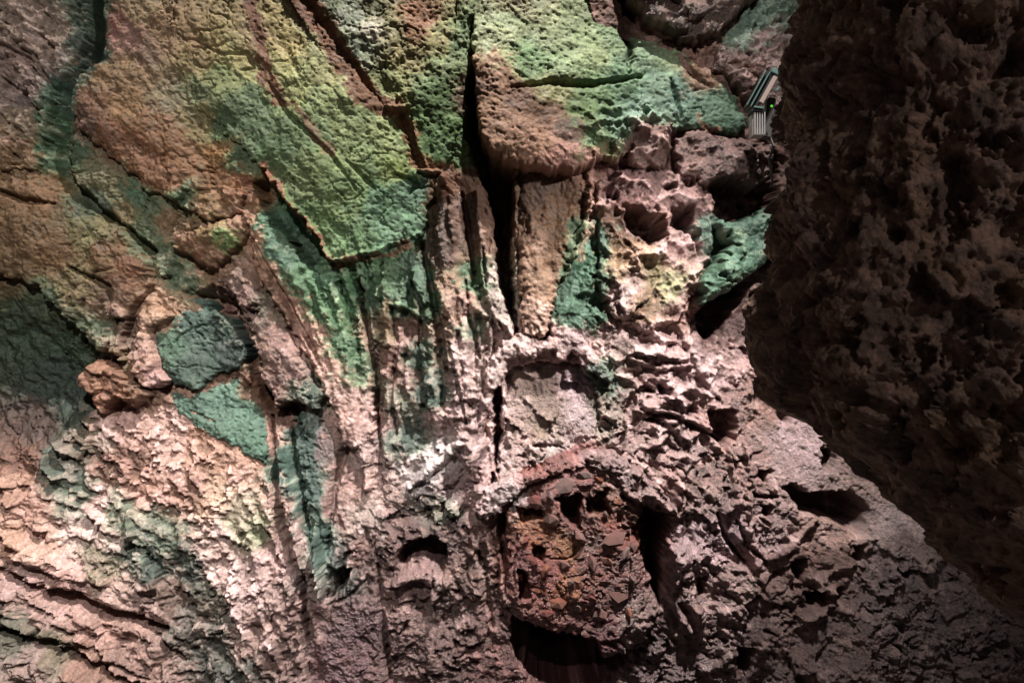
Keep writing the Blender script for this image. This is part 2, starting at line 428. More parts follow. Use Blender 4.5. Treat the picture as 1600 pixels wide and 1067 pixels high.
def detail(X, Y, seed):
    """metres of surface relief by kind, and the share of pale crust"""
    KINDS = sorted(DET)

    def f(GX, GY):
        W = []
        for k in KINDS:
            s = 0
            for a, b in DET[k]:
                s = s + 1.0 / (((GX - a) ** 2 + (GY - b) ** 2) + 200.0) ** 2.5
            W.append(s)
        W = np.stack(W, -1)
        return W / W.sum(-1, keepdims=True)
    wx = X + 10 * fbm(X, Y, 40, 611 + seed, 2); wy = Y + 10 * fbm(X, Y, 40, 651 + seed, 2)
    W = coarse_sample(wx, wy, f, 8.0)
    big = fbm(X, Y, 90, 701, 4, .5)
    mid = fbm(X, Y, 26, 721, 4, .55)
    fine = fbm(X, Y, 7, 741, 2, .75)
    gx, gy = grain(X, Y)
    wear = .30 + .75 * sstep(-.25, .45, fbm(X, Y, 75, 795, 4, .6))      # worn smooth faces between broken ones
    fine = fine * wear
    st1 = streaks(X + 5 * mid, Y + 5 * mid, gx, gy, 15, 46, 781)
    st2 = streaks(X, Y, gx, gy, 6.5, 17, 783) * wear
    crack = np.abs(gn((X + 14 * mid) / 55, (Y + 14 * big) / 48, 761)) * 1.0
    crack2 = np.abs(gn((X + 8 * mid) / 24, (Y + 10 * mid) / 30, 777))
    cr = -0.028 * sstep(.045, .0, crack) * sstep(-.2, .3, gn(X / 120, Y / 120, 769))
    cr2 = -0.016 * sstep(.07, .0, crack2)
    tq = fbm(X + 12 * mid, Y + 12 * mid, 70, 791, 3, .5) + .35 * st1
    ter = terrace(tq * .5 + .5, 6) - .5
    sp = gn(X / 15 + .6 * mid, Y / 11 + .6 * mid, 869)
    pits = sstep(.30, .46, sp) * wear
    pk = sstep(.28, .55, gn(X / 5.5 + .5 * mid, Y / 4.5 + .5 * mid, 873)) * (.5 + .5 * sstep(-.3, .3, big))
    micro = (.005 * gn(X / 4.6, Y / 4.2, 877) - .012 * pk) * wear
    H = np.zeros(X.shape, np.float32); crust = np.zeros(X.shape, np.float32)
    for i, k in enumerate(KINDS):
        w = W[..., i]
        sel = w > 0.004
        if not sel.any():
            continue
        x = X[sel]; y = Y[sel]; bg_, md, fn_, s1, s2, te = big[sel], mid[sel], fine[sel], st1[sel], st2[sel], ter[sel]
        if k == 's':
            h = .032 * bg_ + .009 * md + .003 * fn_ + cr[sel] * 1.2 + cr2[sel] * .5 + .003 * s1 + .003 * s2 + .024 * te
            h = h - .010 * sstep(.42, .6, gn(x / 7, y / 5, 803))
        elif k == 'p':
            f1, f2, r = worley(x + 2 * md, y + 2 * fn_, 10, 811)
            g1, g2, r2 = worley(x + 4 * md, y + 4 * md, 24, 815)
            h = .045 * bg_ + .009 * md - .004 * f1 - .005 * g1 + .003 * fn_ - .010 * sstep(.30, .55, gn(x / 6, y / 5, 817)) + cr[sel] + .004 * s2 + .03 * te
        elif k == 'r':
            h = .03 * bg_ + .010 * md + .006 * s2 + .004 * s1 + .004 * gn(x / 4, y / 6, 823) + .005 * fn_ + .02 * te
        elif k == 'v':     # flutes running down
            q1, q2, fa = worley(x * 1.5 + 12 * md, y * .75 + 16 * bg_, 34, 837, True)
            h = .035 * bg_ + .026 * s1 + .012 * s2 + .02 * md + .012 * ridged(x, y, 13, 835, 2) + .006 * fn_ + .06 * te - .03 * pits[sel] + .042 * fa
            crust[sel] += w[sel] * sstep(.1, .5, s1 + .5 * md)
        elif k == 'g':     # flutes along a rib
            h = .03 * bg_ + .026 * s1 + .014 * s2 + .012 * md + .007 * fn_ + .05 * te
        elif k == 'h':     # scalloped honeycomb with sharp rims
            f1, f2, r = worley(x + 11 * md, (y + 9 * bg_ + 8 * md) * 1.25, 33, 851)
            g1, g2, r2 = worley(x + 5 * md, (y + 4 * md) * 1.2, 14, 855)
            h = .03 * bg_ + .16 * np.minimum(f1, .85) ** 1.5 * (0.3 + r) + .04 * g1 * (.4 + r2) + .02 * md + .008 * fn_ - .08 + .04 * te
            crust[sel] += w[sel] * sstep(.45, .8, f1)
        elif k == 'c':     # crumbly, broken
            f1, f2, r = worley(x + 6 * md, y + 6 * md, 19, 861)
            q1, q2, fa = worley(x + 14 * md, y + 14 * bg_, 62, 891, True)
            p1, p2, fb = worley(x + 5 * md, y + 5 * fn_, 25, 893, True)
            h = .04 * bg_ + .020 * ridged(x, y, 34, 865, 4, .6) - .02 + .010 * md + .009 * fn_ - .06 * pits[sel] * sstep(-.1, .4, bg_ + .3) + .04 * te + .006 * s2
            h = h + .058 * fa + .022 * fb * wear[sel]
            crust[sel] += w[sel] * .8 * sstep(.05, .4, md + .3 * s1)
        elif k == 'x':     # crusted, pale raised crust over worn rock
            q = fbm(x, y * 1.25, 30, 871, 4, .55) + .25 * fn_ + .35 * s1
            cm = sstep(.02, .22, q)
            h = .045 * bg_ + .028 * cm + .012 * np.abs(md) + .008 * s2 + .004 * s1 + .007 * fn_ - .02 + .035 * te
            crust[sel] += w[sel] * cm
        else:              # t: strata running down to the right
            f1, f2, r = worley(x + y * .6 + 9 * md, y * 1.7 + 8 * md, 30, 889)
            p1, p2, fb = worley(x + 5 * md, (y - .3 * x) * 1.6 + 5 * md, 40, 897, True)
            h = .04 * bg_ + .008 * s2 + .014 * md + .010 * fn_ + .05 * te + .03 * (r - .5) * sstep(.0, .12, f2 - f1) + .06 * fb
        H[sel] += w[sel] * h
    soft = W[..., KINDS.index('s')]
    soft = np.clip(soft * .65 + .5 * W[..., KINDS.index('p')] + .35 * W[..., KINDS.index('r')], 0, .75)
    return H + micro * (1 - soft), crust


# ------------------------------------------------------------------ holes, grooves and ridges (target, shape, ...)
HOLES = [  # target, polygon, depth, edge softness
    ('base', [(735, 25), (750, 40), (747, 110), (750, 200), (768, 252), (802, 262), (802, 330), (802, 400), (808, 470), (808, 522), (792, 490), (775, 420), (768, 330), (752, 280), (735, 240), (725, 200), (729, 110)], .5, 10),
    ('base', [(395, 285), (415, 272), (470, 345), (520, 412), (485, 415), (440, 372), (408, 322)], .16, 10),
    ('base', [(283, 458), (330, 446), (378, 470), (402, 520), (424, 580), (444, 620), (474, 640), (460, 664), (420, 640), (385, 580), (360, 530), (320, 475)], .22, 18),
    ('base', [(770, 600), (784, 600), (786, 680), (782, 750), (772, 735), (770, 660)], .3, 6),
    ('base', [(774, 800), (792, 806), (792, 880), (786, 897), (779, 870)], .14, 8),
    ('base', [(615, 872), (636, 846), (680, 833), (698, 848), (694, 905), (682, 884), (662, 866), (628, 884)], .28, 9),
    ('base', [(512, 885), (547, 888), (542, 918), (518, 936)], .2, 10),
    ('base', [(1090, 492), (1120, 450), (1150, 428), (1165, 440), (1155, 475), (1130, 515), (1108, 540), (1096, 518)], .28, 12),
    ('base', [(1112, 225), (1215, 236), (1215, 338), (1130, 352), (1108, 320)], .28, 14),
    ('base', [(1108, 640), (1152, 640), (1152, 688), (1132, 702), (1114, 682)], .28, 8),
    ('base', [(996, 800), (1010, 792), (1040, 788), (1048, 812), (1034, 850), (1038, 905), (1032, 950), (1022, 968), (1012, 930), (1000, 892), (995, 886), (1000, 850)], .45, 8),
    ('base', [(798, 978), (812, 940), (900, 940), (985, 985), (980, 1042), (930, 1068), (870, 1082), (828, 1062), (802, 1020)], .8, 7),
    ('base', [(1217, 760), (1240, 755), (1262, 768), (1330, 768), (1360, 794), (1352, 822), (1336, 834), (1300, 814), (1246, 804), (1240, 782)], .4, 7),
    ('base', [(1236, 872), (1262, 868), (1250, 905), (1238, 915)], .2, 7),
    ('base', [(1254, 925), (1290, 920), (1300, 945), (1262, 948)], .22, 7),
    ('base', [(1190, 788), (1208, 785), (1206, 808), (1194, 806)], .16, 6),
    ('base', [(1180, 730), (1204, 735), (1196, 752), (1184, 748)], .14, 6),
    ('base', [(1282, 700), (1305, 690), (1302, 730), (1284, 745)], .16, 7),
    ('base', [(1310, 925), (1325, 918), (1325, 945), (1312, 945)], .15, 6),
    ('base', [(1150, 1010), (1180, 1010), (1170, 1050), (1150, 1048)], .2, 8),
    ('base', [(955, -30), (985, -30), (996, 34), (975, 20)], .3, 8),
    ('base', [(0, 440), (60, 452), (190, 562), (150, 640), (70, 700), (-60, 730), (-260, 730), (-260, 420)], .15, 90),
    ('base', [(185, 625), (200, 618), (185, 650), (160, 645)], .08, 10),
    ('base', [(838, 512), (862, 505), (862, 530), (848, 545)], .2, 8),
    ('base', [(1170, 460), (1195, 440), (1190, 480), (1172, 500)], .2, 8),
    ('base', [(812, 258), (912, 258), (924, 290), (918, 340), (896, 400), (868, 450), (856, 500), (844, 516), (820, 516), (815, 470), (811, 400), (810, 330)], .32, 8),
    ('base', [(790, 578), (848, 562), (902, 568), (930, 602), (938, 650), (926, 686), (880, 706), (832, 726), (784, 742), (787, 700), (792, 640)], .25, 8),
    ('base', [(1216, 640), (1240, 640), (1236, 664), (1220, 668)], .12, 7),
    ('base', [(1330, 850), (1352, 846), (1348, 874), (1334, 880)], .14, 7),
    ('base', [(1090, 905), (1106, 900), (1104, 930), (1092, 934)], .12, 6),
    ('base', [(1000, 655), (1030, 650), (1060, 664), (1040, 672)], .14, 6),
    ('base', [(985, 605), (1010, 598), (1024, 612), (1000, 622)], .14, 6),
    ('base', [(1030, 600), (1058, 604), (1050, 622), (1032, 618)], .14, 6),
    ('base', [(1060, 636), (1090, 630), (1096, 650), (1070, 652)], .14, 6),
    ('honeycomb', [(972, 322), (1000, 322), (1012, 336), (1034, 340), (1040, 372), (1010, 386), (980, 360), (970, 345)], .36, 8),
    ('honeycomb', [(1046, 328), (1080, 326), (1080, 360), (1068, 368), (1046, 356)], .36, 8),
    ('honeycomb', [(946, 306), (966, 304), (964, 318), (948, 320)], .12, 6),
    ('honeycomb', [(1034, 296), (1052, 284), (1052, 299)], .10, 5),
    ('honeycomb', [(1066, 284), (1088, 282), (1082, 300), (1066, 298)], .10, 5),
    ('honeycomb', [(1070, 362), (1088, 366), (1090, 400), (1078, 384)], .12, 6),
    ('rubble', [(868, 772), (900, 766), (908, 772), (906, 822), (890, 815), (876, 800)], .26, 6),
    ('rubble', [(914, 775), (945, 760), (950, 800), (935, 800), (914, 795)], .22, 6),
    ('rubble', [(808, 790), (840, 785), (850, 805), (815, 812)], .14, 6),
    ('rubble', [(832, 846), (852, 850), (850, 875), (830, 865)], .14, 5),
    ('rubble', [(808, 880), (824, 890), (830, 925), (810, 935)], .16, 5),
]
GROOVES = [  # target, points, half width, depth (negative raises a rim)
    ('base', [(-20, 880), (80, 928), (160, 955), (260, 980)], 13, .15),
    ('base', [(-20, 978), (60, 1008), (120, 1028), (210, 1075)], 15, .15),
    ('base', [(90, 975), (150, 1018), (230, 1062)], 6, .07),
    ('base', [(200, 955), (262, 1000), (290, 1030)], 6, .06),
    ('base', [(560, 436), (574, 520), (588, 580), (586, 640), (596, 700)], 6, .12),
    ('base', [(612, 480), (622, 540), (612, 600), (620, 680)], 5, .09),
    ('base', [(642, 440), (660, 480), (655, 540)], 5, .10),
    ('base', [(658, 380), (672, 440), (690, 520), (700, 580)], 7, .10),
    ('base', [(704, 535), (716, 600), (730, 660)], 3, .06),
    ('base', [(728, 440), (735, 500), (750, 560)], 4, .07),
    ('base', [(755, 390), (760, 450)], 4, .06),
    ('base', [(545, 640), (540, 700), (520, 760), (510, 860)], 8, .08),
    ('base', [(425, 650), (430, 720), (440, 800), (470, 900), (480, 1000)], 8, .10),
    ('base', [(455, 660), (462, 740), (480, 830)], 6, .09),
    ('base', [(515, 945), (545, 930), (572, 905)], 3, .05),
    ('base', [(400, 470), (430, 540), (460, 600)], 7, .08),
    ('base', [(1120, 800), (1135, 840), (1165, 878)], 5, .09),
    ('base', [(1150, 810), (1165, 850), (1200, 880)], 4, .06),
    ('base', [(1240, 880), (1210, 900), (1180, 930)], 5, .05),
    ('base', [(1000, 640), (1060, 652), (1130, 690)], 6, .10),
    ('base', [(770, 740), (775, 790)], 6, .12),
    ('base', [(745, 860), (760, 920), (770, 980)], 6, .08),
    ('base', [(590, 880), (598, 960), (610, 1060)], 6, .06),
    ('base', [(870, 600), (905, 612), (935, 632)], 3, .04),
    ('base', [(145, -40), (148, 50), (138, 105), (100, 160), (84, 215), (92, 275), (150, 330), (235, 392)], 16, .12),
    # raised rims and ribs
    ('base', [(690, 285), (698, 420), (712, 540), (722, 640), (735, 720)], 20, -.10),
    ('base', [(746, 300), (757, 420), (778, 512)], 7, -.08),
    ('base', [(545, 440), (562, 540), (570, 640), (575, 760)], 12, -.07),
    ('base', [(600, 430), (612, 520), (610, 620), (606, 720)], 11, -.06),
    ('base', [(650, 425), (672, 520), (678, 620), (690, 700)], 12, -.06),
    ('base', [(760, 560), (764, 600), (752, 660)], 7, -.10),
    ('base', [(990, 640), (1050, 645), (1100, 665), (1138, 690)], 4, -.07),
    ('base', [(1010, 700), (1045, 680), (1060, 700)], 4, -.05),
    ('base', [(120, 645), (150, 665), (140, 700)], 5, -.06),
    ('base', [(78, 700), (75, 730), (100, 745)], 4, -.07),
    ('base', [(90, 690), (130, 715)], 4, -.06),
    ('base', [(118, 680), (145, 705)], 4, -.06),
    ('base', [(205, 800), (212, 830), (200, 850)], 5, -.06),
    ('base', [(140, 795), (160, 815)], 4, -.06),
    ('base', [(0, 830), (45, 850), (90, 880), (170, 905)], 12, -.07),
    ('base', [(440, 700), (455, 800), (470, 900)], 10, -.08),
    ('base', [(495, 840), (503, 890), (507, 925)], 6, -.14),
    ('base', [(620, 905), (660, 890), (690, 905), (680, 930)], 12, -.10),
    ('base', [(700, 790), (715, 800)], 12, -.10),
    ('base', [(1060, 760), (1050, 830), (1060, 900), (1090, 960)], 16, -.08),
    ('base', [(1160, 740), (1160, 820), (1180, 880)], 12, -.06),
    ('green_slab', [(300, 60), (345, 85), (385, 82), (395, 105), (375, 110)], 3, .03),
    ('green_slab', [(420, 130), (450, 180), (520, 245), (560, 300)], 4, .035),
    ('green_slab', [(545, 255), (570, 280), (590, 300)], 4, .03),
    ('green_slab', [(620, 275), (650, 290), (640, 305)], 6, .05),
    ('upper_green', [(940, 0), (970, 40), (985, 75), (980, 120)], 6, .07),
    ('upper_green', [(1060, 85), (1080, 120), (1110, 140)], 6, .06),
    ('upper_green', [(800, 145), (860, 135), (920, 140), (1000, 125)], 6, .05),
    ('upper_green', [(1045, 130), (1060, 190)], 5, .06),
    ('rib', [(400, 375), (440, 450), (500, 560)], 5, .05),
    ('column', [(920, 256), (928, 290), (924, 340), (904, 400), (878, 452)], 9, -.10),
    ('column', [(872, 268), (872, 330), (858, 420)], 30, .06),
    ('green_slab', [(412, 266), (440, 300), (470, 340), (500, 374), (522, 412)], 7, -.06),
    ('green_slab', [(522, 412), (560, 404), (600, 396), (640, 382), (664, 364)], 5, -.04),
    ('pitted', [(622, 150), (645, 210), (668, 262)], 5, -.04),
    ('base', [(602, 166), (622, 172), (640, 166)], 5, -.04),
    ('base', [(628, 180), (640, 215), (652, 255)], 8, .05),
    ('base', [(450, -40), (500, 35), (545, 105), (590, 160)], 14, .05),
    ('base', [(655, 268), (690, 272), (705, 300)], 6, -.08),
    ('base', [(722, 300), (732, 360), (742, 430)], 5, .07),
    ('base', [(705, 310), (712, 380)], 6, -.05),
    ('base', [(720, 465), (742, 478), (760, 495)], 5, -.06),
    ('base', [(775, 498), (792, 508), (800, 525)], 4, -.07),
    ('base', [(700, 700), (735, 720), (760, 690)], 6, -.07),
    ('base', [(640, 760), (690, 715), (720, 690)], 8, -.07),
    ('base', [(610, 475), (640, 480), (662, 500)], 4, -.07),
    ('base', [(1060, 505), (1085, 560), (1110, 600), (1128, 625)], 5, -.05),
    ('base', [(985, 560), (1030, 575), (1075, 570)], 4, -.06),
    ('base', [(1040, 840), (1055, 870), (1045, 930), (1075, 980)], 7, -.07),
    ('base', [(1140, 705), (1150, 780), (1130, 800)], 5, -.06),
    ('base', [(1160, 690), (1175, 760), (1165, 800)], 4, -.05),
    ('base', [(1180, 880), (1240, 850), (1280, 800)], 5, -.04),
    ('base', [(820, 610), (850, 590), (862, 560)], 5, .03),
    ('teal_low', [(300, 640), (340, 660)], 3, .02),
    ('left_top', [(-20, 60), (60, 100), (100, 160)], 4, .05),
    ('left_top', [(0, 120), (40, 150), (70, 190)], 4, .04),
    ('left_mid', [(-20, 290), (40, 315), (90, 320)], 5, .06),
    ('left_mid', [(120, 420), (180, 450), (190, 540)], 5, .05),
]


def carve(X, Y, H, target):
    n1 = fbm(X, Y, 22, 901, 3); n2 = fbm(X, Y, 7, 911, 2)
    for (t, poly, depth, soft) in HOLES:
        if t != target:
            continue
        d = poly_sd(X, Y, poly) + 4.5 * n1 + 2 * n2
        H = H - depth * sstep(-soft * .3, soft, d) * (1 + .15 * n1)
    for (t, pts, wd, depth) in GROOVES:
        if t != target:
            continue
        d, run = line_d(X, Y, pts)
        ww = wd * (0.25 + .75 * np.sin(np.clip(run, .0, 1) * 2.7 + .22)) * (1 + .35 * n1)
        q = np.clip(1 - (d + 1.5 * n2) / np.maximum(ww * 1.5, 1), 0, 1)
        if depth > 0:
            H = H - depth * q * q * (3 - 2 * q)
        else:
            H = H - depth * (1 - (1 - q) ** 2) * (1 + .3 * n1)
    return H


# ------------------------------------------------------------------ mesh helpers
def new_obj(name, me, mat, parent=None):
    o = bpy.data.objects.new(name, me)
    scene.collection.objects.link(o)
    if mat:
        me.materials.append(mat)
    if parent:
        o.parent = parent
    return o


def mesh_quads(name, V, F, col=None, smooth=True):
    me = bpy.data.meshes.new(name)
    n = len(F); k = F.shape[1]
    me.vertices.add(len(V)); me.loops.add(n * k); me.polygons.add(n)
    me.vertices.foreach_set('co', np.ascontiguousarray(V, np.float32).ravel())
    me.loops.foreach_set('vertex_index', np.ascontiguousarray(F, np.int32).ravel())
    me.polygons.foreach_set('loop_start', np.arange(0, n * k, k, dtype=np.int32))
    me.polygons.foreach_set('loop_total', np.full(n, k, np.int32))
    me.polygons.foreach_set('use_smooth', np.full(n, smooth, bool))
    me.update(calc_edges=True)
    if col is not None:
        at = me.color_attributes.new('mineral', 'FLOAT_COLOR', 'POINT')
        c = np.ones((len(V), 4), np.float32); c[:, :3] = col
        at.data.foreach_set('color', c.ravel())
    return me


def sheet(name, X, Y, POS, keep, col, mat):
    """grid of points -> mesh of the faces whose four corners are kept"""
    r, c = X.shape
    idx = np.arange(r * c).reshape(r, c)
    f = keep[:-1, :-1] & keep[1:, :-1] & keep[:-1, 1:] & keep[1:, 1:]
    F = np.stack([idx[:-1, :-1][f], idx[1:, :-1][f], idx[1:, 1:][f], idx[:-1, 1:][f]], -1)
    used = np.zeros(r * c, bool); used[F.ravel()] = True
    remap = np.cumsum(used) - 1
    V = POS.reshape(-1, 3)[used]
    me = mesh_quads(name, V, remap[F], col.reshape(-1, 3)[used])
    return new_obj(name, me, mat)


def lay(X, Y, L, H):
    """wall layout -> world: the large relief L sets the distance, H stands out of the wall"""
    dep = D - L
    u = (X - 800) * K * dep; v = (533.5 - Y) * K * dep; d = dep - H
    return (CAM[None, None, :] + u[..., None] * RGT + v[..., None] * UPV + d[..., None] * FWD)


def tag(o, label, cat=None, group=None, kind=None):
    if label: o['label'] = label
    if cat: o['category'] = cat
    if group: o['group'] = group
    if kind: o['kind'] = kind


# ------------------------------------------------------------------ materials
def rock_material(name, rough=0.62, wet=0.3, bump=0.5, scale=1.0, base=None, spec=0.5):
    m = bpy.data.materials.new(name); m.use_nodes = True
    nt = m.node_tree; N = nt.nodes; Lk = nt.links
    p = N['Principled BSDF']
    tc = N.new('ShaderNodeTexCoord')
    if base is None:
        at = N.new('ShaderNodeAttribute'); at.attribute_name = 'mineral'
        csrc = at.outputs['Color']
    else:
        rgb = N.new('ShaderNodeRGB'); rgb.outputs[0].default_value = (*base, 1); csrc = rgb.outputs[0]
    n1 = N.new('ShaderNodeTexNoise'); n1.inputs['Scale'].default_value = 70 * scale; n1.inputs['Detail'].default_value = 5
    n1.inputs['Roughness'].default_value = .65
    Lk.new(tc.outputs['Object'], n1.inputs['Vector'])
    mr = N.new('ShaderNodeMapRange'); mr.inputs[1].default_value = .25; mr.inputs[2].default_value = .75
    mr.inputs[3].default_value = .48; mr.inputs[4].default_value = 1.52
    Lk.new(n1.outputs['Fac'], mr.inputs[0])
    mx = N.new('ShaderNodeMix'); mx.data_type = 'RGBA'; mx.blend_type = 'MULTIPLY'; mx.inputs[0].default_value = 1
    Lk.new(csrc, mx.inputs[6]); Lk.new(mr.outputs[0], mx.inputs[7])
    Lk.new(mx.outputs[2], p.inputs['Base Color'])
    # wetness
    n2 = N.new('ShaderNodeTexNoise'); n2.inputs['Scale'].default_value = 9 * scale; n2.inputs['Detail'].default_value = 6
    Lk.new(tc.outputs['Object'], n2.inputs['Vector'])
    mr2 = N.new('ShaderNodeMapRange'); mr2.inputs[1].default_value = .45; mr2.inputs[2].default_value = .7
    mr2.inputs[3].default_value = rough; mr2.inputs[4].default_value = max(.12, rough - wet)
    Lk.new(n2.outputs['Fac'], mr2.inputs[0]); Lk.new(mr2.outputs[0], p.inputs['Roughness'])
    p.inputs['Specular IOR Level'].default_value = spec
    # fine relief
    n3 = N.new('ShaderNodeTexNoise'); n3.inputs['Scale'].default_value = 75 * scale; n3.inputs['Detail'].default_value = 7
    n3.inputs['Roughness'].default_value = .7
    v3 = N.new('ShaderNodeTexVoronoi'); v3.inputs['Scale'].default_value = 70 * scale
    Lk.new(tc.outputs['Object'], n3.inputs['Vector']); Lk.new(tc.outputs['Object'], v3.inputs['Vector'])
    ad = N.new('ShaderNodeMath'); ad.operation = 'MULTIPLY_ADD'; ad.inputs[1].default_value = .35
    Lk.new(v3.outputs['Distance'], ad.inputs[0]); Lk.new(n3.outputs['Fac'], ad.inputs[2])
    b = N.new('ShaderNodeBump'); b.inputs['Strength'].default_value = bump; b.inputs['Distance'].default_value = .02
    Lk.new(ad.outputs[0], b.inputs['Height']); Lk.new(b.outputs[0], p.inputs['Normal'])
    return m


M_DRY = rock_material('dry_limestone', .72, .2, .35)
M_WET = rock_material('damp_limestone', .40, .18, .8, 1.1, spec=.9)
M_ALGAE = rock_material('algae_covered_limestone', .75, .2, .32)
M_PILLAR = rock_material('dark_pillar_rock', .6, .3, .8, .8)


def plain(name, col, rough=.5, metal=0.0, emit=None, es=0):
    m = bpy.data.materials.new(name); m.use_nodes = True
    nt = m.node_tree; p = nt.nodes['Principled BSDF']
    n = nt.nodes.new('ShaderNodeTexNoise'); n.inputs['Scale'].default_value = 40; n.inputs['Detail'].default_value = 4
    mr = nt.nodes.new('ShaderNodeMapRange'); mr.inputs[3].default_value = .7; mr.inputs[4].default_value = 1.25
    mx = nt.nodes.new('ShaderNodeMix'); mx.data_type = 'RGBA'; mx.blend_type = 'MULTIPLY'; mx.inputs[0].default_value = 1
    mx.inputs[6].default_value = (*col, 1)
    nt.links.new(n.outputs['Fac'], mr.inputs[0]); nt.links.new(mr.outputs[0], mx.inputs[7]); nt.links.new(mx.outputs[2], p.inputs['Base Color'])
    p.inputs['Roughness'].default_value = rough; p.inputs['Metallic'].default_value = metal
    if emit:
        p.inputs['Emission Color'].default_value = (*emit, 1); p.inputs['Emission Strength'].default_value = es
    return m


